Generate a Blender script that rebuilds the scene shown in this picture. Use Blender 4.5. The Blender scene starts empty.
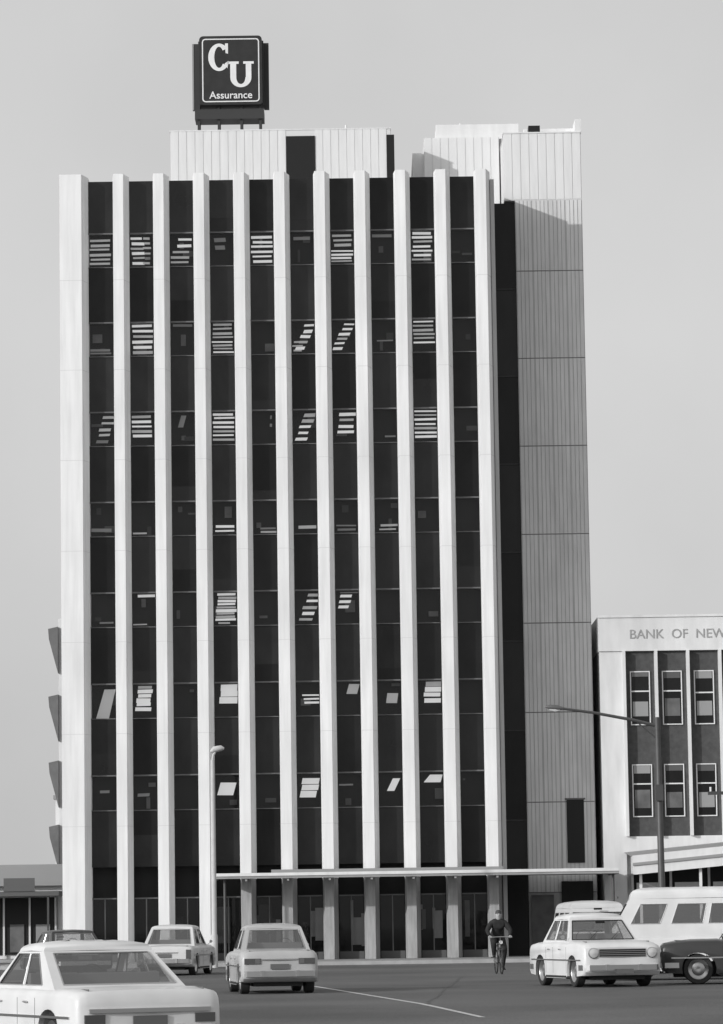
import bpy, bmesh, math, random
from mathutils import Vector, Matrix
random.seed(7)
R = math.radians
scene = bpy.context.scene

# ------------------------------------------------------------------ materials
def mat(name, g, rough=.7, n=.0, nscale=3.0, metallic=0.0, spec=.5, stretch=(1,1,1), bump=0.0, bscale=40, n2=0.0, n2scale=.3, coat=0.0):
    m = bpy.data.materials.new(name); m.use_nodes = True
    nt = m.node_tree; b = nt.nodes['Principled BSDF']
    b.inputs['Roughness'].default_value = rough
    b.inputs['Metallic'].default_value = metallic
    b.inputs['Specular IOR Level'].default_value = spec
    b.inputs['Coat Weight'].default_value = coat
    b.inputs['Base Color'].default_value = (g, g, g, 1)
    tc = nt.nodes.new('ShaderNodeTexCoord')
    if n > 0:
        mp = nt.nodes.new('ShaderNodeMapping'); mp.inputs['Scale'].default_value = stretch
        nt.links.new(tc.outputs['Object'], mp.inputs['Vector'])
        nz = nt.nodes.new('ShaderNodeTexNoise'); nz.inputs['Scale'].default_value = nscale; nz.inputs['Detail'].default_value = 7
        nt.links.new(mp.outputs['Vector'], nz.inputs['Vector'])
        mr = nt.nodes.new('ShaderNodeMapRange')
        mr.inputs['From Min'].default_value = .25; mr.inputs['From Max'].default_value = .75
        mr.inputs['To Min'].default_value = g*(1-n); mr.inputs['To Max'].default_value = g*(1+n)
        nt.links.new(nz.outputs['Fac'], mr.inputs['Value'])
        out = mr.outputs['Result']
        if n2 > 0:
            nz2 = nt.nodes.new('ShaderNodeTexNoise'); nz2.inputs['Scale'].default_value = n2scale; nz2.inputs['Detail'].default_value = 4
            nt.links.new(tc.outputs['Object'], nz2.inputs['Vector'])
            mr2 = nt.nodes.new('ShaderNodeMapRange')
            mr2.inputs['From Min'].default_value = .3; mr2.inputs['From Max'].default_value = .7
            mr2.inputs['To Min'].default_value = 1-n2; mr2.inputs['To Max'].default_value = 1+n2
            nt.links.new(nz2.outputs['Fac'], mr2.inputs['Value'])
            mu = nt.nodes.new('ShaderNodeMath'); mu.operation = 'MULTIPLY'
            nt.links.new(out, mu.inputs[0]); nt.links.new(mr2.outputs['Result'], mu.inputs[1]); out = mu.outputs[0]
        nt.links.new(out, b.inputs['Base Color'])
    if bump > 0:
        nb = nt.nodes.new('ShaderNodeTexNoise'); nb.inputs['Scale'].default_value = bscale; nb.inputs['Detail'].default_value = 3
        nt.links.new(tc.outputs['Object'], nb.inputs['Vector'])
        bp = nt.nodes.new('ShaderNodeBump'); bp.inputs['Strength'].default_value = bump; bp.inputs['Distance'].default_value = .02
        nt.links.new(nb.outputs['Fac'], bp.inputs['Height']); nt.links.new(bp.outputs['Normal'], b.inputs['Normal'])
    return m

def glassmat(name, tint, refl, rough=.02):
    m = bpy.data.materials.new(name); m.use_nodes = True
    nt = m.node_tree; nt.nodes.clear()
    o = nt.nodes.new('ShaderNodeOutputMaterial'); mx = nt.nodes.new('ShaderNodeMixShader')
    t = nt.nodes.new('ShaderNodeBsdfTransparent'); t.inputs['Color'].default_value = (tint, tint, tint, 1)
    g = nt.nodes.new('ShaderNodeBsdfGlossy'); g.inputs['Roughness'].default_value = rough; g.inputs['Color'].default_value = (.9, .9, .9, 1)
    mx.inputs[0].default_value = refl
    nt.links.new(t.outputs[0], mx.inputs[1]); nt.links.new(g.outputs[0], mx.inputs[2]); nt.links.new(mx.outputs[0], o.inputs['Surface'])
    return m

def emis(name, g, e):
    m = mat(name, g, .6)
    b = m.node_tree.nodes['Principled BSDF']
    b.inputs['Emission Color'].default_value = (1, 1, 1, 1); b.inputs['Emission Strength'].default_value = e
    return m

M_fin = mat('fin_precast_white', .80, .85, .10, 1.5, stretch=(3, 3, .22), n2=.07, n2scale=.25, bump=.2, bscale=25)
M_finj = mat('fin_joint', .6, .9)
M_colshade = mat('column_canopy_shade', .38, .7, .25, 3, stretch=(3,3,.4))  # darker fin tone, canopy shade painted into the colour
M_coreback = mat('core_groove', .50, .9, .1, 2.0, stretch=(3, 3, .3))
M_joint = mat('joint_dark', .10, .9)
M_jcore = mat('core_joint', .20, .9)
M_pent = mat('penthouse_cladding', .72, .85, .07, 1.5, stretch=(3, 3, .4))
M_pentg = mat('penthouse_groove', .66, .85)
M_roof = mat('roof_grey', .3, .9)
M_sp = [mat('spandrel_glass_%d' % i, g, .18, .4, 1.2, spec=s, stretch=(1,1,.6)) for i, (g, s) in enumerate(((.010,.2),(.013,.24),(.018,.28),(.012,.34)))]
M_int = mat('interior_dark', .014, .9)
M_mull = mat('mullion_aluminium', .12, .5, .4, 2.0)
M_glass = glassmat('window_glass', .8, .026)
M_l1 = emis('blind_glow_bright', .6, .50)  # blind slats with added emission in three strengths, no lamps
M_l2 = emis('blind_glow_mid', .5, .18)
M_l3 = emis('blind_glow_faint', .3, .03)
M_can = mat('canopy_fascia', .30, .6, .15, 2)
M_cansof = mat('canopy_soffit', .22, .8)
M_asph = mat('asphalt', .115, .9, .35, 25, n2=.28, n2scale=.14, bump=.6, bscale=60, spec=.3)
M_ground = mat('ground_far', .2, .95, .2, .1)
M_pave = mat('pavement_concrete', .3, .85, .15, 4, n2=.1)
M_kerb = mat('kerb_stone', .36, .85, .15, 3)
M_line = mat('road_paint', .5, .7, .4, 18)
M_white = mat('painted_white', .70, .75, .10, 1.5, stretch=(2,2,.4), n2=.06)
M_brick = mat('brick_dark', .07, .8, .25, 6)
M_hood = mat('sunshade_grey', .15, .8, .2, 2)
M_letter = mat('letter_grey', .34, .8, .2, 4)
M_dark = mat('dark_opening', .012, .5, spec=.3)
M_rub = mat('rubber', .02, .8, .2, 20)
M_chr = mat('chrome', .55, .28, metallic=1.0)
M_hub = mat('hubcap', .45, .35, metallic=.9)
M_seat = mat('seat_vinyl', .20, .6)
M_cglass = glassmat('car_glass', .70, .20)
M_lamp = mat('head_lamp_lens', .55, .15, spec=.8)
M_tail = mat('tail_lamp_lens', .07, .2, spec=.8)
M_plate = mat('plate', .12, .5)
M_pole = mat('pole_steel_grey', .06, .5, .15, 4)
M_poleL = mat('pole_concrete', .5, .7, .1, 4)
M_skin = mat('skin', .38, .6)
M_coat = mat('wool_coat', .035, .95, .2, 8, spec=.1)
M_hair = mat('hair', .05, .7)
M_sign = mat('sign_face_dark', .028, .5, .2, 3, spec=.3)
M_signw = mat('sign_white', .75, .5, .08, 4)
M_steel = mat('sign_steel', .03, .6)

# ------------------------------------------------------------------ mesh builder
class MB:
    def __init__(s): s.v = []; s.f = []; s.m = []; s.mats = []
    def mi(s, m):
        if m not in s.mats: s.mats.append(m)
        return s.mats.index(m)
    def face(s, pts, m):
        b = len(s.v); s.v += [tuple(p) for p in pts]; s.f.append(list(range(b, b+len(pts)))); s.m.append(s.mi(m))
    def faces(s, pts, idx, m):
        b = len(s.v); s.v += [tuple(p) for p in pts]
        for i in idx: s.f.append([b+j for j in i]); s.m.append(s.mi(m))
    def box(s, x0, x1, y0, y1, z0, z1, m):
        p = [(x0,y0,z0),(x1,y0,z0),(x1,y1,z0),(x0,y1,z0),(x0,y0,z1),(x1,y0,z1),(x1,y1,z1),(x0,y1,z1)]
        s.faces(p, [(0,3,2,1),(4,5,6,7),(0,1,5,4),(1,2,6,5),(2,3,7,6),(3,0,4,7)], m)
    def prism(s, poly, z0, z1, m):
        n = len(poly); p = [(x,y,z0) for x,y in poly]+[(x,y,z1) for x,y in poly]
        s.faces(p, [tuple(range(n))[::-1], tuple(range(n,2*n))]+[(i,(i+1)%n,(i+1)%n+n,i+n) for i in range(n)], m)
    def prismY(s, poly, y0, y1, m):
        n = len(poly); p = [(x,y0,z) for x,z in poly]+[(x,y1,z) for x,z in poly]
        s.faces(p, [tuple(range(n)), tuple(range(n,2*n))[::-1]]+[((i+1)%n,i,i+n,(i+1)%n+n) for i in range(n)], m)
    def tube(s, pts, rads, m, n=10):
        pts = [Vector(p) for p in pts]
        if not isinstance(rads, (list, tuple)): rads = [rads]*len(pts)
        P = []
        for i, p in enumerate(pts):
            d = (pts[min(i+1, len(pts)-1)]-pts[max(i-1, 0)]).normalized()
            a = d.orthogonal().normalized() if i == 0 else (a - d*a.dot(d)).normalized()
            c = d.cross(a)
            for k in range(n):
                t = 2*math.pi*k/n; P.append(p+(a*math.cos(t)+c*math.sin(t))*rads[i])
        idx = []
        for i in range(len(pts)-1):
            for k in range(n):
                idx.append((i*n+k, i*n+(k+1)%n, (i+1)*n+(k+1)%n, (i+1)*n+k))
        idx.append(tuple(range(n))[::-1]); idx.append(tuple(range((len(pts)-1)*n, len(pts)*n)))
        s.faces(P, idx, m)
    def lathe(s, prof, c, m, n=24, axis='y', mlist=None):
        P = []
        for r, a in prof:
            for k in range(n):
                t = 2*math.pi*k/n
                if axis == 'y': P.append((c[0]+r*math.cos(t), c[1]+a, c[2]+r*math.sin(t)))
                elif axis == 'x': P.append((c[0]+a, c[1]+r*math.cos(t), c[2]+r*math.sin(t)))
                else: P.append((c[0]+r*math.cos(t), c[1]+r*math.sin(t), c[2]+a))
        b = len(s.v); s.v += P
        for i in range(len(prof)-1):
            mm = mlist[i] if mlist else m
            for k in range(n):
                s.f.append([b+i*n+k, b+i*n+(k+1)%n, b+(i+1)*n+(k+1)%n, b+(i+1)*n+k]); s.m.append(s.mi(mm))
    def sweep(s, path, half_h, depth, z, m):
        P = []; n = len(path)
        for i, (x, y) in enumerate(path):
            a = Vector(path[max(i-1,0)]); b = Vector(path[min(i+1,n-1)]); d = (b-a).normalized(); q = Vector((d.y, -d.x))*depth
            P += [(x,y,z-half_h),(x+q.x*.8,y+q.y*.8,z-half_h*.8),(x+q.x,y+q.y,z),(x+q.x*.8,y+q.y*.8,z+half_h*.8),(x,y,z+half_h)]
        idx = []
        for i in range(n-1):
            for k in range(5):
                idx.append((i*5+k, i*5+(k+1)%5, (i+1)*5+(k+1)%5, (i+1)*5+k))
        idx += [(0,1,2,3,4), tuple((n-1)*5+k for k in (4,3,2,1,0))]
        s.faces(P, idx, m)
    def build(s, name, parent=None, smooth=None, bevel=0):
        me = bpy.data.meshes.new(name); me.from_pydata(s.v, [], s.f); me.update()
        for m in s.mats: me.materials.append(m)
        for p, i in zip(me.polygons, s.m): p.material_index = i
        bm = bmesh.new(); bm.from_mesh(me)
        if smooth is not None: bmesh.ops.remove_doubles(bm, verts=bm.verts, dist=.0008)
        bmesh.ops.recalc_face_normals(bm, faces=bm.faces)
        bm.to_mesh(me); bm.free()
        o = bpy.data.objects.new(name, me); scene.collection.objects.link(o)
        if smooth is not None:
            for p in me.polygons: p.use_smooth = True
            me.set_sharp_from_angle(angle=R(smooth))
        if bevel:
            b = o.modifiers.new('bevel', 'BEVEL'); b.width = bevel; b.segments = 2; b.limit_method = 'ANGLE'
        if parent: o.parent = parent
        return o

def root(name, loc=(0,0,0), rz=0):
    e = bpy.data.objects.new(name, None); scene.collection.objects.link(e)
    e.location = loc; e.rotation_euler = (0, 0, rz); return e

def text(name, body, size, loc, m, parent, offset=0, extrude=.02, align='CENTER', sx=1):
    c = bpy.data.curves.new(name, 'FONT'); c.body = body; c.size = size; c.extrude = extrude; c.offset = offset; c.align_x = align
    o = bpy.data.objects.new(name, c); scene.collection.objects.link(o); c.materials.append(m)
    o.location = loc; o.rotation_euler = (R(90), 0, 0); o.scale = (sx, 1, 1); o.parent = parent; return o

# ------------------------------------------------------------------ ground, road, pavement
def zroad(y):
    if y >= 65: return 0
    if y <= 38: return -.216
    return -.216*(65-y)/27
g = MB()
ys = [-400, 0, 38, 65, 140, 400, 4000]
for a, b in zip(ys[:-1], ys[1:]):
    g.face([(-3000,a,zroad(a)-.012),(3000,a,zroad(a)-.012),(3000,b,zroad(b)-.012),(-3000,b,zroad(b)-.012)], M_ground)
g.build('ground')
g = MB()
ys = [-60, 0, 38, 65, 90, 124, 148]
for a, b in zip(ys[:-1], ys[1:]):
    g.face([(-70,a,zroad(a)),(70,a,zroad(a)),(70,b,zroad(b)),(-70,b,zroad(b))], M_asph)
g.build('road')
g = MB()
def line(p, q, w):
    p = Vector(p); q = Vector(q); d = (q-p).normalized(); nn = Vector((-d.y, d.x))*w/2; N = 14
    for i in range(N):
        a = p+(q-p)*i/N; b = p+(q-p)*(i+1)/N
        g.face([(a.x-nn.x,a.y-nn.y,zroad(a.y)+.006),(a.x+nn.x,a.y+nn.y,zroad(a.y)+.006),(b.x+nn.x,b.y+nn.y,zroad(b.y)+.006),(b.x-nn.x,b.y-nn.y,zroad(b.y)+.006)], M_line)
line((-1.3, 84.5), (1.85, 58), .11)
line((-3.2, 121.6), (9, 121.6), .1)
g.build('road_marking')
g = MB(); M_tar = mat('tar_seam', .06, .7)
random.seed(3)
for (p, q) in (((-6,70),(7,73)),((1,64),(2.5,95)),((-9,110),(8,112))):
    p = Vector(p); q = Vector(q); prev = None
    for i in range(31):
        c = p+(q-p)*i/30+Vector((random.uniform(-.06,.06), random.uniform(-.15,.15))); nn = Vector((-(q-p).y,(q-p).x)).normalized()*.025
        cur = ((c-nn),(c+nn))
        if prev: g.face([(*prev[0],zroad(prev[0].y)+.003),(*prev[1],zroad(prev[1].y)+.003),(*cur[1],zroad(cur[1].y)+.003),(*cur[0],zroad(cur[0].y)+.003)], M_tar)
        prev = cur
g.build('tar_seams_on_road')
random.seed(7)
g = MB()
g.prism([(-12.4,124.2),(24,124.2),(24,146),(-13.2,146),(-13.2,125)], -.05, .12, M_pave)
g.build('pavement')
g = MB()
g.prism([(-12.46,124.05),(24,124.05),(24,124.2),(-12.4,124.2)], -.05, .125, M_kerb)
g.build('kerb')
g = MB()
for i in range(8):
    x = -70+i*20
    g.box(x+(.02), x+19.98, 148, 400, -.02, .13, M_pave)
g.build('far_pavement')

# ------------------------------------------------------------------ office building
OB = root('office_building')
F0, SP, NF = -8.99, 1.528, 10
fx = [F0+SP*i for i in range(NF)]
FT = 29.8
zk = [27.62-3.43*i for i in range(8)]
b = MB()
for i, x in enumerate(fx):
    zb_ = 3.12 if i >= 3 else .1
    b.prism([(x-.31,132.02),(x-.25,131.35),(x+.13,131.35),(x+.31,132.02)], zb_, FT, M_fin)
    if i >= 3: b.prism([(x-.29,132.02),(x-.22,131.37),(x+.12,131.37),(x+.28,132.02)], .1, 3.12, M_colshade)  # fin feet below the canopy, its shade put in by darker colour
    for k in range(7):
        z = zk[k]-1.9
        b.prism([(x-.313,132.0),(x-.252,131.346),(x+.132,131.346),(x+.313,132.0)], z, z+.012, M_finj)
b.prism([(-11.34,132.6),(-11.28,131.35),(-10.45,131.35),(-10.24,132.02),(-10.24,132.6)], .1, FT, M_fin)
for k in range(7):
    z = zk[k]-1.9; b.prism([(-11.343,132.5),(-11.283,131.346),(-10.448,131.346),(-10.237,132.0),(-10.237,132.5)], z, z+.012, M_finj)
b.box(fx[-1]+.31, fx[-1]+.46, 131.9, 134.9, .1, 29.5, M_coreback)
b.build('facade_fins', OB)
b = MB()
lefts = [-10.24]+[x+.31 for x in fx[:-1]]
rights = [x-.31 for x in fx]
for i, (xl, xr) in enumerate(zip(lefts, rights)):
    top = FT-.12
    for k in range(8):
        zt = zk[k]; zb = zt-1.3
        m = random.choice(M_sp); t = random.uniform(0,.012)
        b.box(xl, xr, 132.02+t, 132.10+t, zt+.03, top-.03, m)
        if random.random() < .35:
            b.box(xl+.02, xr-.02, 132.015+t, 132.02+t, zt+.03+random.uniform(.3,1.2), top-.03-.02, random.choice(M_sp))
        if k < 7:
            b.box(xl, xr, 131.98, 132.12, zt-.025, zt+.025, M_mull)
            b.box(xl, xr, 131.99, 132.11, zb-.015, zb+.015, M_mull)
        top = zb
b.build('spandrel_panels', OB)
b = MB()
for (xl, xr) in zip(lefts, rights):
    for k in range(7):
        b.face([(xl,132.05,zk[k]-1.28),(xr,132.05,zk[k]-1.28),(xr,132.05,zk[k]-.03),(xl,132.05,zk[k]-.03)], M_glass)
b.build('window_panes', OB)
b = MB()
def stripes(k, bay, u0, u1, v0, v1, n, slant, m, fill=.5):
    xl, xr = lefts[bay]+.03, rights[bay]-.03; zt = zk[k]-.06; H = 1.2
    for j in range(n):
        va = v0+(v1-v0)*j/n+random.uniform(-.01,.01); vb = va+(v1-v0)/n*fill*random.uniform(.7, 1.2)
        def X(u, v): return xl+(xr-xl)*min(1, max(0, u+slant*v))
        a, c = u0+random.uniform(-.05,.05), u1+random.uniform(-.05,.05)
        rr = random.random()
        mm = m if rr < .75 else (M_l2 if m is M_l1 else M_l3)
        if X(c, va)-X(a, va) < .02: continue
        yy = 132.2+random.uniform(0,.02); tl = random.uniform(-.012,.012)
        b.face([(X(a,va),yy,zt-H*va),(X(a,vb),yy,zt-H*vb),(X(c,vb),yy,zt-H*vb+tl),(X(c,va),yy,zt-H*va+tl)], mm)
L1, L2, L3 = M_l1, M_l2, M_l3
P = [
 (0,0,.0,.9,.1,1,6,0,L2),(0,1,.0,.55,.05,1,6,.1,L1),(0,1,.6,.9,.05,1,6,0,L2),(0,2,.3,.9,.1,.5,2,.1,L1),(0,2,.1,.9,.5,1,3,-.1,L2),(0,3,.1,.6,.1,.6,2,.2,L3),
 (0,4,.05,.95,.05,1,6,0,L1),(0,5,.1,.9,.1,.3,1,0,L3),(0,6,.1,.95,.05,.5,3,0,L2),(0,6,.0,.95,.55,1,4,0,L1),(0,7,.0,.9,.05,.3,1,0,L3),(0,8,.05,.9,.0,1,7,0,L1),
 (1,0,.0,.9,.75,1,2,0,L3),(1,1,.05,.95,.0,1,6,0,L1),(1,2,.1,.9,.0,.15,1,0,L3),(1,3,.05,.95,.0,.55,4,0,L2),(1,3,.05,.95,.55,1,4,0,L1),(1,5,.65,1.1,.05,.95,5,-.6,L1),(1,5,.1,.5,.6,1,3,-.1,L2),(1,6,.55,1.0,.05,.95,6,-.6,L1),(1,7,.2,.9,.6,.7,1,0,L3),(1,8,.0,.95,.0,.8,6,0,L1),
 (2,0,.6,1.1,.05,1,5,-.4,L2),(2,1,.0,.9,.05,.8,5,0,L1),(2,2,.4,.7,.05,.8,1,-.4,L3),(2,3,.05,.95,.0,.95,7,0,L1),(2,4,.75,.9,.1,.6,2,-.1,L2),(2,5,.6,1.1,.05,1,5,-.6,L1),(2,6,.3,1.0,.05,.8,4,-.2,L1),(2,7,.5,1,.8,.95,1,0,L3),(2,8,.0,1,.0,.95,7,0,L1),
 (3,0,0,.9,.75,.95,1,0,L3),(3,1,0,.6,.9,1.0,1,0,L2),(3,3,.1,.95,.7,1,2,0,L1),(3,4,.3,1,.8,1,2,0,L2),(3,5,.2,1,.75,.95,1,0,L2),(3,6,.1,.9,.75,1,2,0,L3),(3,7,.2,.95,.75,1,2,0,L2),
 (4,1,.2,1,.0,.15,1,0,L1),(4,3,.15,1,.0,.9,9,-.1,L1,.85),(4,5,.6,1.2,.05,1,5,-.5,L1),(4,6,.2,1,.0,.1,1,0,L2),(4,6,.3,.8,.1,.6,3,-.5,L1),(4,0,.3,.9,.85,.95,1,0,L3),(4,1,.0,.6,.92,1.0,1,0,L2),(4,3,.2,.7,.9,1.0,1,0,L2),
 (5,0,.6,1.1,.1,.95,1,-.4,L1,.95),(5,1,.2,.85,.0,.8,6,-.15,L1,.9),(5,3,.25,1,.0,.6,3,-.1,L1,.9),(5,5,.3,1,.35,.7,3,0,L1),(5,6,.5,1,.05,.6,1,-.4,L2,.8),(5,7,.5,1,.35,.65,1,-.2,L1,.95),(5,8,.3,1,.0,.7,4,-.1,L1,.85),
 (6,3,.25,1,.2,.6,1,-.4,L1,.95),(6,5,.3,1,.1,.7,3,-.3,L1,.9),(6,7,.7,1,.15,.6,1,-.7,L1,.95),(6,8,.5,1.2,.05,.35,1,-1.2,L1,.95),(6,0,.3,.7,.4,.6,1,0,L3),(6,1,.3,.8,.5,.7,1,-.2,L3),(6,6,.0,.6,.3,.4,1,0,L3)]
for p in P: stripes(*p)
# dim things seen behind the glass: pulled blinds, desks, curtains
for k in range(7):
    for bay in range(10):
        for _ in range(random.choice([0,1,1,2])):
            xl, xr = lefts[bay]+.03, rights[bay]-.03
            a = random.uniform(0,.7); c = min(1, a+random.uniform(.1,.5)); v = random.uniform(0,.75); v2 = min(.98, v+random.uniform(.05,.4))
            yy = 132.26+random.uniform(0,.05)
            b.face([(xl+(xr-xl)*a,yy,zk[k]-.06-1.2*v),(xl+(xr-xl)*a,yy,zk[k]-.06-1.2*v2),(xl+(xr-xl)*c,yy,zk[k]-.06-1.2*v2),(xl+(xr-xl)*c,yy,zk[k]-.06-1.2*v)], random.choice([M_joint, M_steel, M_joint, M_mull]))
b.build('glowing_blinds_and_interior', OB)  # bright stripes are blinds with glow added, no light fittings
b = MB()
b.box(-11.3, 5.15, 132.45, 146, .1, 29.5, M_int)
b.box(-11.34, 5.22, 132.6, 146.1, 29.5, 29.62, M_roof)
for k in range(7):
    b.box(-10.24, 4.45, 132.1, 132.45, zk[k]-1.5, zk[k]-1.31, M_int)
b.box(-11.36, -11.3, 132.6, 146, .1, 29.6, M_fin)
b.box(5.15, 5.24, 134.9, 146, .1, 29.5, M_coreback)
b.build('building_mass', OB)
b = MB()
for k in range(8):
    z1 = 29.25-3.43*k; z0 = max(z1-3.43, .1)
    b.box(5.24, 6.15, 135.2, 135.4, z0+.04, z1-.02, M_sp[(k*3) % 2])
    b.box(5.24, 6.15, 135.16, 135.4, z0-.02, z0+.04, M_steel)
b.box(5.24, 6.15, 135.2, 135.4, .1, 1.85, M_sp[0])
b.build('recessed_glazed_strip', OB)
b = MB()
CX0, CX1, CY = 6.15, 8.76, 135.0
b.box(CX0, CX1, CY, 144, .1, 29.3, M_coreback)
b.box(5.75, CX1, CY, 144, 29.3, 31.95, M_pentg)
def ribs(x0, x1, z0, z1, y, m, pitch=.163, w=.125, d=.022):
    nn = int(round((x1-x0)/pitch)); pp = (x1-x0)/nn
    for i in range(nn):
        c = x0+(i+.5)*pp
        b.box(c-w/2, c+w/2, y-d, y+.01, z0, z1, m)
zj = [26.5-3.43*i for i in range(8)]
edges = [29.3]+zj
M_panels = [mat('core_panel_%d' % i, gg, .88, .10, 2.0, stretch=(3, 3, .3), n2=.06, n2scale=.5, bump=.2) for i, gg in enumerate((.62, .64, .66, .65))]
for z1, z0 in zip(edges[:-1], edges[1:]):
    for j in range(4):
        xa = CX0+(CX1-CX0)*j/4
        ribs(xa+.02, xa+(CX1-CX0)/4-.02, max(z0+.02, .1), z1-.02, CY, random.choice(M_panels))
    b.box(CX0, CX1, CY-.010, CY+.01, z0-.016, z0+.016, M_jcore)
ribs(5.75, CX1, 29.33, 31.95, CY, M_pent, .326, .29, .015)
b.box(7.66, 8.32, CY-.06, CY, 3.6, 6.0, M_dark)
b.box(7.60, 8.38, CY-.05, CY+.01, 6.0, 6.06, M_mull)
b.box(5.73, CX1+.02, CY-.035, 144, 31.95, 32.0, M_pent)
b.box(6.75, 7.2, CY+.3, CY+1, 32.0, 32.33, M_dark)
b.box(6.6, 8.55, CY+1.2, CY+3, 32.0, 32.4, M_pent)
b.box(8.55, 8.8, CY, CY+1.2, 32.0, 32.5, M_pent)
b.build('service_core', OB)
b = MB()
b.box(-7.3, 1.35, 136, 143, 29.6, 32.45, M_pentg); ribs(-7.3, -2.75, 29.6, 32.45, 136, M_pent, .33, .29, .015); ribs(-1.62, 1.2, 29.6, 32.45, 136, M_pent, .33, .29, .015)
b.box(-2.75, -1.62, 135.95, 136.0, 29.6, 32.2, M_dark)
b.box(1.2, 1.5, 135.94, 136.5, 29.6, 32.2, M_dark)
b.box(-7.33, -2.7, 135.975, 143.1, 32.45, 32.50, M_pent)
b.box(-2.7, 1.37, 135.975, 143.1, 32.45, 32.49, M_pent)
b.box(-6.9, -2.4, 137.2, 142, 32.50, 32.7, M_pent)
b.box(2.7, 5.7, 138, 143.5, 29.6, 32.5, M_pentg); ribs(2.7, 5.7, 29.6, 32.5, 138, M_pent, .33, .29, .015)
b.box(3.2, 6.5, 138.3, 143.3, 32.5, 33.1, M_pent)
b.box(2.25, 2.7, 138.5, 143.6, 29.6, 32.0, M_pent)
for xx in (-.4, 4.2): b.tube([(xx,139,32.4),(xx,139,33.3)], .04, M_pent)
b.build('roof_plant_rooms', OB)
b = MB()
b.box(-5.5, 9.15, 129.3, 131.3, 3.14, 3.28, M_cansof)
b.box(-5.54, 9.19, 129.24, 129.3, 3.11, 3.20, M_can)
b.box(-5.54, 9.19, 129.20, 129.3, 3.20, 3.31, M_white)
b.box(9.15, 9.2, 129.3, 134.4, 3.09, 3.31, M_can)
b.box(-5.56, -5.5, 129.3, 131.3, 3.09, 3.31, M_can)
b.box(4.95, 9.15, 131.3, 134.4, 3.14, 3.28, M_cansof)
b.box(-3.5, 5, 129.8, 131.2, 3.31, 3.43, M_roof)
for x in (-5.2, 9.0): b.tube([(x,129.6,.1),(x,129.6,3.14)], .05, M_pole)
for x in fx[3:]: b.box(x-.04, x+.04, 129.3, 131.3, 3.02, 3.14, M_can)
b.build('entrance_canopy', OB)
b = MB()
for i, (xl, xr) in enumerate(zip(lefts, rights)):
    b.box(xl, xr, 132.1, 132.16, 2.45, 2.5, M_mull)
    b.box(xl, xr, 132.1, 132.2, .12, .4, M_joint)
    b.box((xl+xr)/2-.02, (xl+xr)/2+.02, 132.12, 132.17, .4, 2.45, M_mull)
    b.face([(xl,132.18,.4),(xr,132.18,.4),(xr,132.18,2.45),(xl,132.18,2.45)], M_glass)
b.box(5.3, 6.1, 134.8, 134.95, .12, 3.1, M_dark)
b.box(6.25, 7.1, 134.84, 134.94, .12, 2.4, M_mull)
b.box(7.4, 8.6, 134.84, 134.94, .12, 2.9, M_dark)
for i in range(22):
    x = random.uniform(-9.5, 4.2)
    b.box(x, x+random.uniform(.1,.5), 132.25+i*.004, 132.3+i*.004, random.uniform(.5,1.4), random.uniform(1.5,2.3), random.choice([M_mull, M_joint, M_sp[2], M_roof]))
b.build('ground_floor_shopfront', OB)

# ------------------------------------------------------------------ roof sign
RS = root('rooftop_sign', (-4.95, 138, 0))
b = MB()
def rrect(x0, x1, z0, z1, r, n=6):
    pts = []
    for cx, cz, a0 in ((x1-r, z1-r, 0), (x0+r, z1-r, 90), (x0+r, z0+r, 180), (x1-r, z0+r, 270)):
        for i in range(n+1):
            t = R(a0+90*i/n); pts.append((cx+r*math.cos(t), cz+r*math.sin(t)))
    return pts
b.prismY(rrect(-1.25,1.25,33.85,36.65,.16), -.55, -.35, M_sign)
def ring(x0,x1,z0,z1,r,w,y,m):
    o_ = rrect(x0,x1,z0,z1,r); i_ = rrect(x0+w,x1-w,z0+w,z1-w,max(.02,r-w)); n = len(o_)
    for k in range(n):
        j = (k+1) % n
        b.face([(o_[k][0],y,o_[k][1]),(o_[j][0],y,o_[j][1]),(i_[j][0],y,i_[j][1]),(i_[k][0],y,i_[k][1])], m)
ring(-1.14,1.14,33.96,36.54,.14,.045,-.556,M_signw)
b.box(-1.50, -1.3, .1, .3, 33.8, 36.5, M_steel); b.box(1.3, 1.50, .1, .3, 33.8, 36.5, M_steel)
b.box(-1.56, -1.50, .08, .32, 33.8, 36.5, M_roof)
b.box(-1.3, 1.3, -.3, .5, 33.9, 36.5, M_steel)
b.box(-1.45, 1.3, -.45, .6, 33.3, 33.7, M_steel)
for x in (-1.3, -.5, .4, 1.15):
    b.box(x-.05, x+.05, -.35, -.25, 32.5, 33.9, M_steel); b.box(x-.05, x+.05, .35, .45, 32.5, 33.9, M_steel)
b.build('sign_case', RS)
b = MB()
def arcstrip(cx, cz, rx, rz, tx, tz, a0, a1, y, m, n=26):
    for i in range(n):
        s, t = R(a0+(a1-a0)*i/n), R(a0+(a1-a0)*(i+1)/n)
        def pt(a, inn): return (cx+(rx-(tx if inn else 0))*math.cos(a), y, cz+(rz-(tz if inn else 0))*math.sin(a))
        b.face([pt(s,0),pt(t,0),pt(t,1),pt(s,1)], m)
yy = -.56
arcstrip(-.46, 35.78, .43, .56, .24, .13, 40, 322, yy, M_signw)
b.face([(-.22,yy-.002,36.34),(-.10,yy-.002,36.34),(-.10,yy-.002,35.92),(-.2,yy-.002,35.95)], M_signw)
b.face([(-.24,yy-.002,35.52),(-.10,yy-.002,35.62),(-.08,yy-.002,35.62),(-.13,yy-.002,35.32)], M_signw)
arcstrip(.40, 34.95, .42, .40, .24, .13, 180, 360, yy, M_signw)
b.face([(-.02,yy,34.95),(.22,yy,34.95),(.22,yy,35.56),(-.02,yy,35.56)], M_signw)
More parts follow.
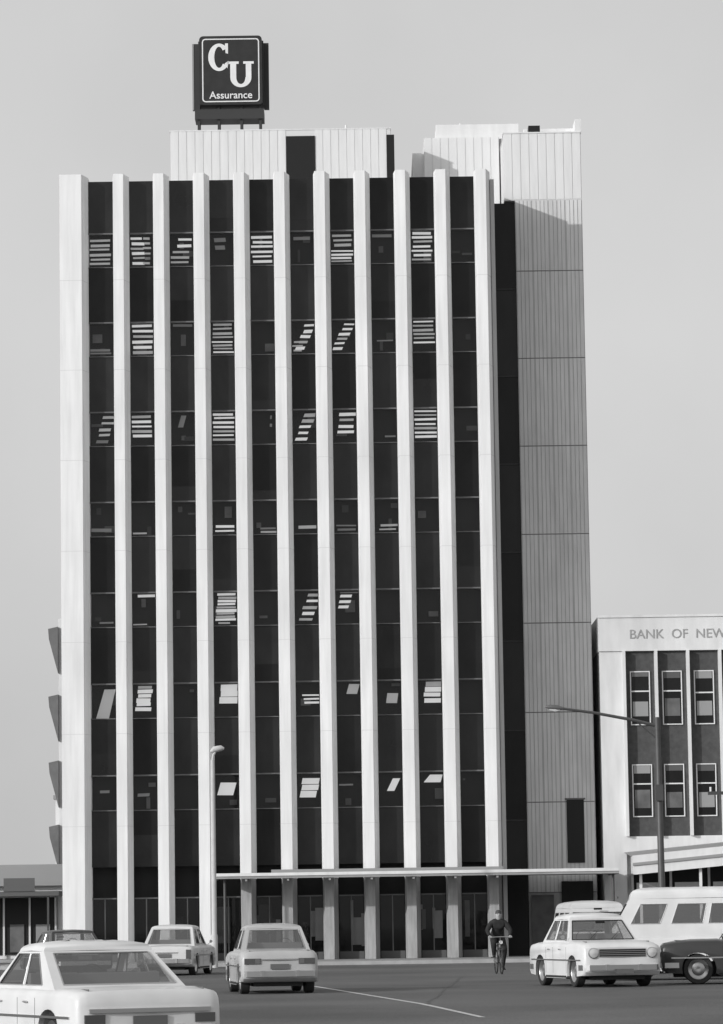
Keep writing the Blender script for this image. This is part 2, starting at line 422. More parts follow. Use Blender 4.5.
b.face([(.60,yy,34.95),(.82,yy,34.95),(.82,yy,35.56),(.60,yy,35.56)], M_signw)
b.face([(-.12,yy-.002,35.5),(.32,yy-.002,35.5),(.32,yy-.002,35.6),(-.12,yy-.002,35.6)], M_signw)
b.face([(.50,yy-.002,35.5),(.92,yy-.002,35.5),(.92,yy-.002,35.6),(.50,yy-.002,35.6)], M_signw)
b.build('sign_letters', RS)
text('sign_caption', 'Assurance', .41, (0, -.575, 34.1), M_signw, RS, offset=.004, extrude=.008)

# ------------------------------------------------------------------ bank building (right)
BK = root('bank_building')
b = MB()
bx0, BY_ = 9.02, 134.5
b.box(bx0, 27, BY_, 152, .1, 12.75, M_white)
b.box(bx0-.04, 27.1, BY_-.25, 152, 11.6, 12.95, M_white)
b.box(bx0-.06, 27.1, BY_-.3, BY_-.25, 12.88, 12.97, M_white)
b.box(bx0+.85, 27, BY_-.07, BY_, 4.55, 11.6, M_brick)
pit = 1.22
for i in range(14):
    x = bx0+.9+i*pit
    b.box(x-.055, x+.055, BY_-.4, BY_-.07, 4.55, 11.6, M_white)
    for z0, z1 in ((8.81, 10.79), (5.32, 7.24)):
        xa, xb = x+.27, x+pit-.27; f = .04
        b.box(xa-f, xb+f, BY_-.13, BY_-.07, z0-f, z0, M_white); b.box(xa-f, xb+f, BY_-.13, BY_-.07, z1, z1+f, M_white)
        b.box(xa-f, xa, BY_-.13, BY_-.07, z0, z1, M_white); b.box(xb, xb+f, BY_-.13, BY_-.07, z0, z1, M_white)
        b.box(xa, xb, BY_-.10, BY_-.07, z0, z1, M_sp[1])
        zm_ = z0+(z1-z0)*random.choice([.58,.62,.62])
        b.box(xa, xb, BY_-.12, BY_-.10, zm_, zm_+.05, M_white)
        b.box(xa+.05, xb-.05, BY_-.115, BY_-.10, z0+.3, z0+random.uniform(.7,1.0), random.choice([M_roof,M_mull,M_mull]))
        b.box(xa+.03, xb-.03, BY_-.112, BY_-.10, z1-random.uniform(.1,.5), z1-.01, random.choice([M_roof,M_mull,M_joint]))
b.box(bx0-.02, bx0+.85, BY_-.18, BY_, .1, 11.6, M_white)
b.box(bx0+.85, 27, BY_-.18, BY_, 3.9, 4.55, M_white)
b.box(bx0+1, 26, BY_-.1, BY_, .3, 3.9, M_dark)
for i in range(9):
    x = bx0+1+i*1.45
    b.box(x, x+.09, BY_-.2, BY_-.1, .12, 3.9, M_white)
    b.box(x+.15, x+1.3, BY_-.16, BY_-.1, .12, .75, random.choice([M_roof, M_white, M_mull]))
    b.box(x+.2, x+1.2, BY_-.15, BY_-.1, 2.3, 2.8, random.choice([M_roof, M_white, M_mull]))
b.lathe([(.75,0),(.7,.15),(.45,.3),(.001,.36)], (11.4,138,12.75), M_roof, 18, 'z')
b.build('bank_walls', BK)
text('bank_lettering', 'BANK  OF  NEW  ZEALAND', .50, (bx0+1.12, BY_-.262, 12.07), M_letter, BK, offset=.0, extrude=.008, align='LEFT')
b = MB()
b.prismY([(9.75,3.05),(26,4.45),(26,5.2),(9.75,3.75)], 129.8, 130.0, M_white)
b.prismY([(9.75,3.38),(26,4.8),(26,4.92),(9.75,3.48)], 129.74, 129.79, M_roof)
b.face([(9.75,130,3.7),(26,130,5.15),(26,134.3,5.4),(9.75,134.3,3.95)], M_roof)
b.face([(9.75,130,3.1),(26,130,4.5),(26,134.3,4.5),(9.75,134.3,3.1)], M_cansof)
for i in range(7): b.box(10.0+i*2.2, 10.1+i*2.2, 130.05, 130.15, .1, 3.15+i*.18, M_white)
b.build('verandah', BK)

# ------------------------------------------------------------------ left background
LB = root('low_shop_building')
b = MB()
b.box(-40, -13.0, 151, 162, .1, 3.9, M_white)
b.box(-40, -12.9, 150.6, 151, 3.2, 4.1, M_roof)
b.box(-40, -12.9, 148.3, 150.8, 2.75, 2.95, M_joint)
b.box(-39, -13.2, 150.9, 151, .3, 2.7, M_dark)
for i in range(24):
    b.box(-13.3-i*1.1, -13.22-i*1.1, 150.82, 150.9, .1, 2.7, M_white)
    b.box(-14.1-i*1.1, -13.5-i*1.1, 150.84, 150.89, .4, random.uniform(.8, 2.2), random.choice([M_roof, M_mull, M_white]))
for i in range(7): b.box(-13.4-i*3, -13.32-i*3, 148.4, 148.48, .1, 2.75, M_pole)
b.box(-15.2, -13.9, 148.25, 148.3, 2.95, 3.5, M_joint)
b.box(-17.6, -15.5, 148.25, 148.3, 2.95, 3.4, M_white)
b.build('low_shop_walls', LB)
HB = root('hotel_block')
b = MB()
b.box(-14.4, -3, 166, 180, .1, 15.9, M_white)
for zt in (15.5, 12.3, 9.2, 6.2):
    b.prismY([(-14.4, zt), (-14.86, zt-.1), (-14.82, zt-.6), (-14.4, zt-2.2)], 165.7, 168.0, M_hood)
    b.box(-14.43, -14.4, 168.5, 178, zt-2, zt-.4, M_dark)
    for i in range(7): b.box(-13.9+i*1.5, -12.9+i*1.5, 165.96, 166, zt-1.9, zt-.5, M_dark)
b.build('hotel_walls', HB)
AN = root('annex_building')
b = MB()
b.box(-15.1, -11, 172, 182, .1, 7.6, M_pent)
for z in (3.2, 5.3): 
    for i in range(3): b.box(-14.9+i*1.3, -14.1+i*1.3, 171.95, 172, z, z+1.0, M_mull)
b.box(-15.2, -10.9, 171.9, 182.1, 7.6, 7.8, M_roof)
b.build('annex_walls', AN)
WB = root('background_warehouse')
b = MB()
b.box(-60, -14.9, 190, 210, .1, 3.2, M_pent)
b.prismY([(-60,3.2),(-14.7,3.2),(-18,4.4),(-58,4.4)], 189.8, 210.2, M_roof)
for i in range(12): b.box(-16.5-i*2.4, -15.4-i*2.4, 189.9, 190, 1.6, 2.7, M_dark)
b.build('warehouse_walls', WB)
b = MB()
M_hill = mat('hill_haze', .36, .95, .15, .01)
N = 90; rows = []
for j in range(5):
    row = []
    for i in range(N+1):
        x = -1500+3000*i/N
        h = (38+22*math.sin(x*.004+1)+14*math.sin(x*.011)+6*math.sin(x*.031))*math.sin(math.pi*(j/4)*.5)
        row.append((x, 2300+j*120, h-2))
    rows.append(row)
P_ = [p for r in rows for p in r]
b.faces(P_, [(j*(N+1)+i, j*(N+1)+i+1, (j+1)*(N+1)+i+1, (j+1)*(N+1)+i) for j in range(4) for i in range(N)], M_hill)
b.build('hills', smooth=60)

# ------------------------------------------------------------------ street lamps
r = root('street_lamp', (9.15, 110, .0))
b = MB()
b.tube([(0,0,0),(0,0,1.2),(0,0,1.25),(-.02,0,7.55)], [.15,.15,.115,.085], M_pole, 12)
b.tube([(.0,0,7.42),(-.8,0,7.63),(-2.0,0,7.87),(-3.0,0,8.02)], [.055,.05,.045,.04], M_pole, 8)
b.tube([(-.02,0,7.0),(-.7,0,7.6)], .022, M_pole, 6)
b.tube([(-.02,0,7.3),(-.02,0,7.7)], .1, M_pole)
b.box(-.14, .1, -.17, -.08, 5.1, 5.6, M_pole)
b.build('pole_and_arm', r, smooth=40)
b = MB()
b.tube([(-2.95,0,8.02),(-3.1,0,8.04),(-3.35,0,8.07),(-3.5,0,8.08)], [.045,.085,.08,.03], M_mull, 10)
b.tube([(-3.05,0,7.97),(-3.2,0,7.96),(-3.38,0,7.99)], [.04,.06,.03], M_lamp, 10)
b.build('lamp_head', r, smooth=40)
r = root('street_lamp', (-5.25, 121.5, 0))
b = MB()
b.tube([(0,0,0),(0,0,1.1),(0,0,1.15),(0,0,7.1)], [.12,.12,.095,.075], M_poleL, 12)
b.tube([(0,0,7.05),(.02,0,7.25),(.12,0,7.42)], [.05,.045,.04], M_poleL, 8)
b.tube([(-.06,0,7.38),(.05,0,7.46),(.3,0,7.5),(.4,0,7.48)], [.05,.11,.1,.04], M_poleL, 10)
b.build('pole_and_head', r, smooth=40)
r = root('utility_pole', (13.3, 126, 0))
b = MB()
b.tube([(0,0,0),(0,0,6.3)], [.13,.09], M_pole, 10)
b.box(-1.1, 1.1, -.06, .06, 5.8, 5.92, M_pole)
for x in (-1,-.5,.5,1): b.tube([(x,0,5.92),(x,0,6.08)], .04, M_white, 6)
b.build('pole_and_crossarm', r)

# ------------------------------------------------------------------ vehicles
def vehicle(name, loc, rz, paint, L=4.4, W=1.7, H=1.4, belt=.88, hood=.88, deck=.86, xr0=-1.35, xr1=-.85, xf0=.85, xf1=.35,
            wr=.31, xfw=1.3, xrw=-1.3, tw=.2, low=None, side_u=(.1,.46,.5,.93), quad=False, tail='wide', trim=True, roofr=.08, gw=.05, vv=(0,.13,.94,1), tumble=.22, lampr=.085, rwin=(.07,.93)):
    rt = root(name, loc, rz); low = low or paint; w = W/2
    ra = wr+.07
    prof = [(-L/2+.10,.27),(-L/2+.01,.34),(-L/2,.5),(-L/2+.01,deck-.18),(-L/2+.03,deck-.07),(-L/2+.09,deck-.01),(-L/2+.3,deck+.01),((xr0-L/2)/2,deck+.025),
            (xr0,belt),(xr0*.4,belt+.01),(xf0*.4,belt+.01),(xf0,belt),(xf0+.1,hood+.02),((xf0+L/2)/2,hood+.015),(L/2-.3,hood-.02),(L/2-.08,hood-.06),(L/2-.01,hood-.13),(L/2,.52),(L/2-.02,.34),(L/2-.12,.26)]
    def arch(cx):
        pts = []
        a = math.asin((.24-wr)/ra)
        for i in range(13):
            t = a+(math.pi-2*a)*i/12; pts.append((cx+ra*math.cos(t), wr+ra*math.sin(t)))
        return pts
    prof += arch(xfw)+[(xfw-ra-.1,.19),(xrw+ra+.1,.19)]+arch(xrw)
    zm = max(hood, deck, belt)
    sl = [(-w,.11,.09),(-w+.025,.055,.045),(-w+.07,.025,.02),(-w+.16,.006,.004),(-w*.55,-.004,0),(0,-.014,-.02),(w*.55,-.004,0),(w-.16,.006,.004),(w-.07,.025,.02),(w-.025,.055,.045),(w,.11,.09)]
    b = MB(); n = len(prof); P = []
    for y, dz, dx in sl:
        for x, z in prof:
            zz = z-dz*max(0,(z-.6))/(zm-.6)
            xx = x-math.copysign(dx, x)*min(1, max(0, (abs(x)-L*.3)/(L*.2)))
            P.append((xx, y, zz))
    idx = []
    for s_ in range(len(sl)-1):
        for i in range(n):
            j = (i+1) % n; idx.append((s_*n+i, s_*n+j, (s_+1)*n+j, (s_+1)*n+i))
    idx += [tuple(range(n)), tuple(range((len(sl)-1)*n, len(sl)*n))[::-1]]
    b.faces(P, idx, low)
    b.build('lower_body', rt, smooth=35)
    b = MB(); wb = w-.07; wt = w-tumble; zt = H-roofr
    def bil(q, u, v):
        a = q[0].lerp(q[1], u); c = q[3].lerp(q[2], u); return a.lerp(c, v)
    V = Vector
    zb = belt-.03
    rear = [V((xr0,wb,zb)),V((xr0,-wb,zb)),V((xr1,-wt,zt)),V((xr1,wt,zt))]
    front = [V((xf0,-wb,zb)),V((xf0,wb,zb)),V((xf1,wt,zt)),V((xf1,-wt,zt))]
    right = [V((xr0,-wb,zb)),V((xf0,-wb,zb)),V((xf1,-wt,zt)),V((xr1,-wt,zt))]
    left = [V((xf0,wb,zb)),V((xr0,wb,zb)),V((xr1,wt,zt)),V((xf1,wt,zt))]
    def panel(q, us, vs, wins):
        for i in range(len(us)-1):
            for j in range(len(vs)-1):
                m = M_cglass if (i, j) in wins else paint
                b.face([bil(q,us[i],vs[j]),bil(q,us[i+1],vs[j]),bil(q,us[i+1],vs[j+1]),bil(q,us[i],vs[j+1])], m)
    panel(rear, [0,rwin[0],rwin[1],1], vv, {(1,1)}); panel(front, [0,.05,.95,1], vv, {(1,1)})
    su = [0]+list(side_u)+[1]; wi = {(i,1) for i in range(1, len(su)-1, 2)}
    panel(right, su, vv, wi)
    panel(left, [1-u for u in su[::-1]], vv, {(len(su)-2-i,1) for i,_ in wi})
    rings = [(0,0),(.012,.3*roofr),(.04,.58*roofr),(.09,roofr*.8),(.18,roofr*.95),(.35,roofr*1.08),(.5,roofr*1.12)]
    P = []
    cx = (xr1+xf1)/2; hl = (xf1-xr1)/2
    K = 8
    def ringpts(ins, dz):
        a, c = hl-ins*1.0, wt-ins; return [(cx-a,-c,zt+dz),(cx,-c,zt+dz+.01),(cx+a,-c,zt+dz),(cx+a,0,zt+dz+.008),(cx+a,c,zt+dz),(cx,c,zt+dz+.01),(cx-a,c,zt+dz),(cx-a,0,zt+dz+.008)]
    rr = [ringpts(a, c) for a, c in rings]
    for p in rr: P += p
    NR = len(rings)
    idx = [(i*K+k, i*K+(k+1)%K, (i+1)*K+(k+1)%K, (i+1)*K+k) for i in range(NR-1) for k in range(K)]+[tuple(range((NR-1)*K,NR*K))]
    b.faces(P, idx, paint)
    b.build('cabin_and_roof', rt, smooth=40)
    b = MB()
    def fr(q, u0, u1, v0, v1, m, r=.013, out=.004):
        nn = (q[1]-q[0]).cross(q[3]-q[0]).normalized(); c = (q[0]+q[1]+q[2]+q[3])/4
        if nn.dot(c-V((cx,0,zb))) < 0: nn = -nn
        pts = [bil(q,u,v)+nn*out for u,v in ((u0,v0),(u1,v0),(u1,v1),(u0,v1),(u0,v0))]
        for p, s_ in zip(pts[:-1], pts[1:]): b.tube([p, s_], r, m, 6)
    fr(rear,rwin[0],rwin[1],vv[1],vv[2],M_chr,.01); fr(front,.05,.95,vv[1],vv[2],M_rub)
    for i in range(0, len(side_u), 2):
        fr(right, side_u[i], side_u[i+1], vv[1], vv[2], M_chr, .009); fr(left, 1-side_u[i+1], 1-side_u[i], vv[1], vv[2], M_chr, .009)
    for sgn in (-1, 1):
        ys_ = sgn*(w+.001)
        for x in (xr0*.62, (xr0+xf0)/2*1.0, xf0*.98):
            b.box(x-.006, x+.006, min(ys_,ys_-sgn*.01), max(ys_,ys_-sgn*.01), .3, belt-.12, M_rub)
        if trim: b.box(-L/2+.25, L/2-.25, min(ys_,ys_+sgn*.012), max(ys_,ys_+sgn*.012), .58, .61, M_chr)
        b.box(xrw+ra+.05, xfw-ra-.05, min(ys_,ys_-sgn*.02), max(ys_,ys_-sgn*.02), .2, .25, M_rub)
        for x in (xr0*.45, xf0*.35):
            b.tube([(x,ys_+sgn*.02,belt-.17),(x+.13,ys_+sgn*.02,belt-.17)], .012, M_chr, 6)
    b.tube([(xf0-.05, -(w-.03), belt+.02),(xf0-.05, -(w+.05), belt+.07)], .01, M_chr, 6)
    b.lathe([(0.001,-.012),(.045,-.01),(.045,.01),(0.001,.012)], (xf0-.05, -(w+.06), belt+.1), M_chr, 12, 'x')
    def bump(sg, z):
        pth = [(sg*(L/2-.42), (w+.01)), (sg*(L/2-.1), w+.0), (sg*(L/2+.03), w-.12), (sg*(L/2+.075), w*.5), (sg*(L/2+.085), 0)]
        full = pth+[(x,-y) for x,y in pth[-2::-1]]
        if sg < 0: full = full[::-1]
        b.sweep(full, gw+.01, .045, z, M_chr)
    bump(1,.43); bump(-1,.43)
    for sg in (-1, 1):
        for y in (-.38,.38): b.box(min(sg*(L/2),sg*(L/2+.14)), max(sg*(L/2),sg*(L/2+.14)), y-.03, y+.03, .37, .5, M_chr)
    b.box(L/2+.145, L/2+.15, -.2, .2, .3, .4, M_plate)
    if tail == 'strip':
        b.box(-L/2-.02, -L/2+.05, -w+.16, w-.16, deck-.27, deck-.22, M_chr)
        for sgn in (-1, 1):
            y0, y1 = sorted((sgn*(w-.10), sgn*(w-.36))); b.box(-L/2-.014, -L/2+.07, y0, y1, deck-.40, deck-.29, M_tail)
        b.box(-L/2-.012, -L/2+.02, -.22, .22, deck-.44, deck-.31, M_plate)
    else:
        b.box(-L/2-.02, -L/2-.005, -.2, .2, .53, .64, M_plate)
        for sgn in (-1, 1):
            if tail == 'wide':
                y0, y1 = sorted((sgn*(w-.07), sgn*(w-.42))); b.box(-L/2-.012, -L/2+.06, y0, y1, deck-.28, deck-.16, M_tail)
                y0, y1 = sorted((sgn*(w-.3), sgn*(w-.41))); b.box(-L/2-.016, -L/2+.05, y0, y1, deck-.27, deck-.17, M_plate)
            else:
                y0, y1 = sorted((sgn*(w-.06), sgn*(w-.2))); b.box(-L/2-.012, -L/2+.06, y0, y1, deck-.38, deck-.1, M_tail)
        b.box(-L/2-.008, -L/2+.02, -w+.45, w-.45, deck-.2, deck-.17, M_chr)
    if trim:
        for sgn in (-1,1):
            b.box(-L/2+.12, xr0-.1, sgn*(w-.2)-.004, sgn*(w-.2)+.004, deck-.02, deck+.014, M_mull)
            b.box(xf0+.2, L/2-.35, sgn*(w-.17)-.004, sgn*(w-.17)+.004, hood-.03, hood+.006, M_mull)
    z0, z1 = hood-.34, hood-.16
    b.box(L/2-.02, L/2+.004, -w+.36, w-.36, z0, z1, M_dark)
    for i in range(5):
        z = z0+.012+(z1-z0-.02)*i/4; b.box(L/2, L/2+.012, -w+.36, w-.36, z-.006, z+.006, M_chr)
    for sgn in (-1, 1):
        for k, rr_ in (((.2,lampr),) if not quad else ((.14,.07),(.31,.07))):
            c = (L/2-.03, sgn*(w-k-.02), (z0+z1)/2)
            b.lathe([(rr_+.02,0),(rr_+.02,.05),(rr_,.055),(rr_*.7,.065),(0.001,.075)], c, M_lamp, 18, 'x', [M_chr,M_chr,M_lamp,M_lamp])
    for y in (-.35,.15): b.tube([front[0].lerp(front[1],.5)+V((.03,y,.06)), front[3].lerp(front[2],.5).lerp(front[0].lerp(front[1],.5),.6)+V((.04,y+.25,.04))], .006, M_rub, 5)
    b.build('trim_and_lamps', rt, smooth=30)
    b = MB()
    b.box(xr0+.12, xf0-.12, -wb+.08, wb-.08, belt-.1, belt+.022, M_mull)
    for x, y0, y1 in ((-.62,-wb+.15,wb-.15),(.12,-wb+.15,-.1),(.12,.1,wb-.15)):
        x = x + (xr0+xf0)/2+.1
        b.prismY([(x-.1,belt-.1),(x+.06,belt-.1),(x-.02,belt+.17),(x-.1,belt+.17)], y0, y1, M_seat)
    b.lathe([(.19,-.012),(.2,0),(.19,.012),(.18,0),(.19,-.012)], (xf0-.38,-.35,belt+.07), M_dark, 16, 'x')
    b.box(xf0*.7+xf1*.3-.12, xf0*.7+xf1*.3-.1, -.11, .11, H-.22, H-.17, M_dark)
    b.build('seats_and_steering_wheel', rt, bevel=.02)
    for nm, x, y in (('wheel_front_left',xfw,w-.13),('wheel_front_right',xfw,-w+.13),('wheel_rear_left',xrw,w-.13),('wheel_rear_right',xrw,-w+.13)):
        b = MB(); sg = 1 if y > 0 else -1; h_ = tw/2
        pr = [(.001,.045),(.05,.055),(.11,.05),(.15,.03),(.19,.06),(wr*.66,.075),(wr*.68,.085),(wr*.94,h_),(wr,h_*.75),(wr,-h_*.75),(wr*.94,-h_),(.001,-h_)]
        pr = [(r_, a_*sg) for r_, a_ in pr]
        b.lathe(pr, (x, y, wr), M_rub, 28, 'y', [M_hub,M_hub,M_hub,M_hub,M_hub,M_hub,M_rub,M_rub,M_rub,M_rub,M_rub])
        b.build(nm, rt, smooth=35)
    b = MB(); b.box(-L/2+.3, L/2-.3, -w+.3, w-.3, .16, .5, M_rub); b.build('chassis', rt)
    return rt

def paint(name, g): return mat(name, g, .38, .06, 1.5, spec=.45, coat=.2, n2=.06, n2scale=2)
P_white = paint('paint_white', .66); P_grey = paint('paint_light_grey', .42); P_mid = paint('paint_mid_grey', .24); P_dark = paint('paint_dark', .035)
P_cream = paint('paint_cream', .58)

th = R(25)
vehicle('parked_car', (-3.62, 44.9, zroad(44.9)), R(90)+th, P_white, L=4.7, W=1.88, H=1.49, belt=.94, hood=.92, deck=.92, xr0=-1.4, xr1=-.6, xf0=.95, xf1=.3, wr=.33, xfw=1.4, xrw=-1.35, side_u=(.18,.47,.5,.92), roofr=.11, tail='strip', rwin=(.08,.94))
vehicle('parked_car', (-5.75, 106.8, 0), R(90)+R(-7), P_cream, L=4.2, W=1.7, H=1.48, xr0=-1.35, xr1=-.8, tail='tall', roofr=.1)
vehicle('parked_car', (-2.15, 78.3, 0), R(90)+R(7), P_grey, L=4.15, W=1.66, H=1.49, belt=.92, deck=.92, hood=.9, xr0=-1.3, xr1=-.85, xf0=.8, xf1=.4, tail='wide', roofr=.1)
vehicle('parked_car', (-8.9, 104.5, 0), R(90)+R(20), P_dark, L=4.3, W=1.7, H=1.38)
vehicle('parked_car', (5.1, 80.4, 0), R(-90)+R(13), P_white, L=4.5, W=1.78, H=1.62, belt=1.0, hood=1.0, deck=.96, xr0=-1.3, xr1=-.95, xf0=.85, xf1=.3, wr=.34, roofr=.13, tumble=.26, lampr=.1)
vehicle('parked_car', (8.8, 80.9, 0), R(180-4), P_dark, L=4.3, W=1.7, H=1.5, belt=.98, hood=.98, deck=.94, xf0=.75, xf1=.4, wr=.34, xfw=1.3)
vehicle('parked_van', (8.15, 86.6, 0), R(180-3), P_white, L=5.0, W=1.85, H=2.2, belt=1.05, hood=1.05, deck=1.05, xr0=-2.42, xr1=-2.25, xf0=2.3, xf1=1.75, wr=.36, xfw=1.5, xrw=-1.4,
        side_u=(.05,.24,.28,.5,.53,.7,.76,.92), roofr=.24, trim=False, vv=(0,.36,.86,1), tumble=.2)
vehicle('parked_van', (6.0, 95.5, 0), R(-90+4), P_cream, L=4.3, W=1.8, H=1.95, belt=1.05, hood=1.05, deck=1.05, xr0=-2.05, xr1=-1.9, xf0=1.75, xf1=1.35, wr=.34, xfw=1.35, xrw=-1.3,
        side_u=(.05,.3,.34,.62,.68,.93), roofr=.18, trim=False, vv=(0,.2,.85,1), tumble=.2)

# ------------------------------------------------------------------ bicycle and rider
BY = (3.65, 99.2, 0); brz = R(6)
r = root('bicycle', BY, brz)
b = MB()
for cy in (-.53,.53):
    pts = [(0, cy+.33*math.cos(2*math.pi*i/28), .34+.33*math.sin(2*math.pi*i/28)) for i in range(29)]
    b.tube(pts, .019, M_rub, 6)
    for i in range(12):
        a = 2*math.pi*i/12; b.tube([(0,cy,.34),(0,cy+.32*math.cos(a),.34+.32*math.sin(a))], .003, M_chr, 4)
F = P_dark
for p, q in (((0,.1,.3),(0,.27,.9)),((0,.1,.3),(0,-.36,.82)),((0,.24,.8),(0,-.36,.86)),((0,-.34,.98),(0,-.40,.72)),((.04,-.40,.72),(.04,-.53,.34)),((-.04,-.40,.72),(-.04,-.53,.34)),((-.045,-.4,.72),(.045,-.4,.72)),((.04,.1,.3),(.04,.53,.34)),((-.04,.1,.3),(-.04,.53,.34)),((.03,.25,.8),(.04,.53,.34)),((-.03,.25,.8),(-.04,.53,.34))):
    b.tube([p, q], .016, F, 8)
b.tube([(-.29,-.26,1.0),(-.27,-.36,1.02),(0,-.38,1.03),(.27,-.36,1.02),(.29,-.26,1.0)], .013, M_chr, 8)
b.tube([(0,-.37,1.03),(0,-.34,.95)], .014, M_chr, 8)
b.tube([(0,.12,.93),(0,.25,.95),(0,.38,.95)], [.03,.06,.1], M_rub, 8)
b.tube([(.1,.1,.3),(.1,.1,.13)], .012, M_chr, 6); b.tube([(-.1,.1,.3),(-.1,.1,.47)], .012, M_chr, 6)
b.box(.1,.2,.05,.15,.11,.135,M_rub); b.box(-.2,-.1,.05,.15,.45,.475,M_rub)
b.lathe([(.001,-.03),(.05,-.04),(.055,0),(.001,.03)], (0,-.46,.88), M_lamp, 12, 'y')
b.build('frame_and_wheels', r, smooth=40)
r = root('cyclist', BY, brz)
def skin(name, verts, edges, rad, m, parent, rt=0, sub=2):
    me = bpy.data.meshes.new(name); me.from_pydata(verts, edges, []); me.update(); me.materials.append(m)
    o = bpy.data.objects.new(name, me); scene.collection.objects.link(o); o.parent = parent
    sk = o.modifiers.new('skin', 'SKIN'); sk.use_smooth_shade = True
    for i, rr in enumerate(rad):
        v = me.skin_vertices[0].data[i]; v.radius = (rr, rr) if not isinstance(rr, tuple) else rr; v.use_root = (i == rt)
    s = o.modifiers.new('sub', 'SUBSURF'); s.levels = sub; s.render_levels = sub
    return o
bv = [(0,.24,1.0),(0,.16,1.16),(0,.05,1.34),(0,-.01,1.44),(0,-.04,1.52),
      (.12,.0,1.42),(.21,-.0,1.39),(.33,-.1,1.2),(.285,-.25,1.06),
      (-.12,.0,1.42),(-.21,-.0,1.39),(-.33,-.1,1.2),(-.285,-.25,1.06),
      (.1,.2,.97),(.15,-.12,.68),(.12,.05,.25),(.12,.08,.17),(.13,-.1,.15),
      (-.1,.2,.97),(-.17,-.19,.87),(-.13,.0,.54),(-.13,.08,.51),(-.14,-.1,.49)]
be = [(0,1),(1,2),(2,3),(3,4),(3,5),(5,6),(6,7),(7,8),(3,9),(9,10),(10,11),(11,12),(0,13),(13,14),(14,15),(15,16),(16,17),(0,18),(18,19),(19,20),(20,21),(21,22)]
br = [.18,.175,.19,.11,.06,.11,.095,.07,.045,.11,.095,.07,.045,.13,.09,.06,.045,.04,.13,.09,.06,.045,.04]
skin('body_in_coat', bv, be, br, M_coat, r)
b = MB()
pr = [(.001,-.02),(.05,-.015),(.065,.02),(.075,.07),(.08,.12),(.078,.165),(.06,.21),(.03,.235),(.001,.24)]
b.lathe(pr, (0,-.07,1.52), M_skin, 20, 'z')
b.tube([(0,-.145,1.66),(0,-.175,1.625),(0,-.145,1.615)], [.008,.016,.01], M_skin, 8)
for sg in (-1,1):
    b.tube([(sg*.078,-.07,1.665),(sg*.09,-.06,1.64),(sg*.08,-.07,1.61)], [.01,.016,.008], M_skin, 8)
    b.tube([(sg*.018,-.143,1.662),(sg*.042,-.136,1.662)], .008, M_hair, 6)
b.tube([(-.022,-.14,1.585),(.022,-.14,1.585)], .006, M_coat, 6)
b.lathe([(.081,.13),(.088,.165),(.08,.21),(.045,.25),(.001,.258)], (0,-.062,1.52), M_hair, 20, 'z')
b.tube([(0,-.0,1.7),(0,.02,1.63),(0,.0,1.58)], [.06,.06,.04], M_hair, 12)
b.build('head', r, smooth=60)
for sg, nm in ((1,'left_hand'),(-1,'right_hand')):
    hv = [(sg*.285,-.25,1.06),(sg*.285,-.3,1.045)]; he = [(0,1)]; hr = [.024,.022]
    for k in range(4):
        i = len(hv); xx = sg*(.25+.024*k)
        hv += [(xx,-.335,1.045),(xx,-.372,1.042),(xx,-.385,1.015),(xx,-.365,.998)]
        he += [(1,i),(i,i+1),(i+1,i+2),(i+2,i+3)]; hr += [.011,.009,.009,.008]
    i = len(hv); hv += [(sg*.245,-.3,1.03),(sg*.235,-.34,1.01)]; he += [(1,i),(i,i+1)]; hr += [.011,.009]
    skin(nm, hv, he, hr, M_skin, r, sub=1)

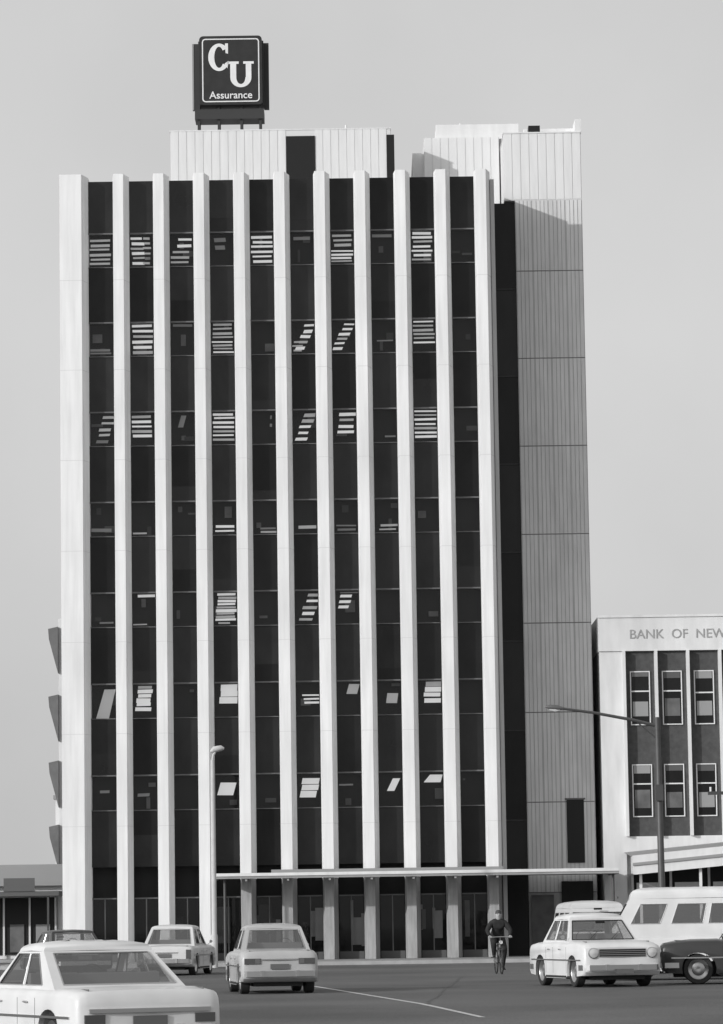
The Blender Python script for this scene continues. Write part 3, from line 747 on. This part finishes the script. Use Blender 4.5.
# ------------------------------------------------------------------ light
d = Vector((1, .8, -.4)).normalized()
sun = bpy.data.lights.new('sun', 'SUN'); sun.energy = 2.4; sun.angle = R(1.0); sun.color = (1, 1, 1)
so = bpy.data.objects.new('sun', sun); scene.collection.objects.link(so); so.rotation_euler = d.to_track_quat('-Z', 'Y').to_euler(); so.location = (-60, -40, 60)
w = bpy.data.worlds.new('World'); scene.world = w; w.use_nodes = True
nt = w.node_tree; nt.nodes.clear()
out = nt.nodes.new('ShaderNodeOutputWorld')
sky = nt.nodes.new('ShaderNodeTexSky'); sky.sky_type = 'NISHITA'; sky.sun_disc = False
sky.sun_elevation = math.asin(-d.z); sky.sun_rotation = math.atan2(-d.x, -d.y); sky.dust_density = 4; sky.air_density = 1
bw = nt.nodes.new('ShaderNodeRGBToBW'); nt.links.new(sky.outputs[0], bw.inputs[0])
b1 = nt.nodes.new('ShaderNodeBackground'); b1.inputs['Strength'].default_value = .05; nt.links.new(bw.outputs[0], b1.inputs['Color'])
tc = nt.nodes.new('ShaderNodeTexCoord'); nz = nt.nodes.new('ShaderNodeTexNoise'); nz.inputs['Scale'].default_value = 4.5; nz.inputs['Detail'].default_value = 6
nt.links.new(tc.outputs['Generated'], nz.inputs['Vector'])
mr = nt.nodes.new('ShaderNodeMapRange'); mr.inputs['From Min'].default_value = .3; mr.inputs['From Max'].default_value = .7; mr.inputs['To Min'].default_value = .44; mr.inputs['To Max'].default_value = .56; nt.links.new(nz.outputs['Fac'], mr.inputs['Value'])
b2 = nt.nodes.new('ShaderNodeBackground'); nt.links.new(mr.outputs[0], b2.inputs['Color']); b2.inputs['Strength'].default_value = 1
ad = nt.nodes.new('ShaderNodeAddShader'); nt.links.new(b1.outputs[0], ad.inputs[0]); nt.links.new(b2.outputs[0], ad.inputs[1]); nt.links.new(ad.outputs[0], out.inputs['Surface'])

# ------------------------------------------------------------------ camera
cam = bpy.data.cameras.new('camera'); co = bpy.data.objects.new('camera', cam); scene.collection.objects.link(co)
cam.sensor_fit = 'VERTICAL'; cam.sensor_height = 24; cam.lens = 3525/1024*24; cam.clip_end = 6000; cam.clip_start = .5
pitch = R(6.602); roll = .0147
m = Matrix.Rotation(R(90)+pitch, 4, 'X') @ Matrix.Rotation(-roll, 4, 'Z')
co.matrix_world = Matrix.Translation((0, 0, 1.55)) @ m
scene.camera = co
scene.view_settings.view_transform = 'Standard'; scene.view_settings.look = 'None'; scene.view_settings.exposure = 0
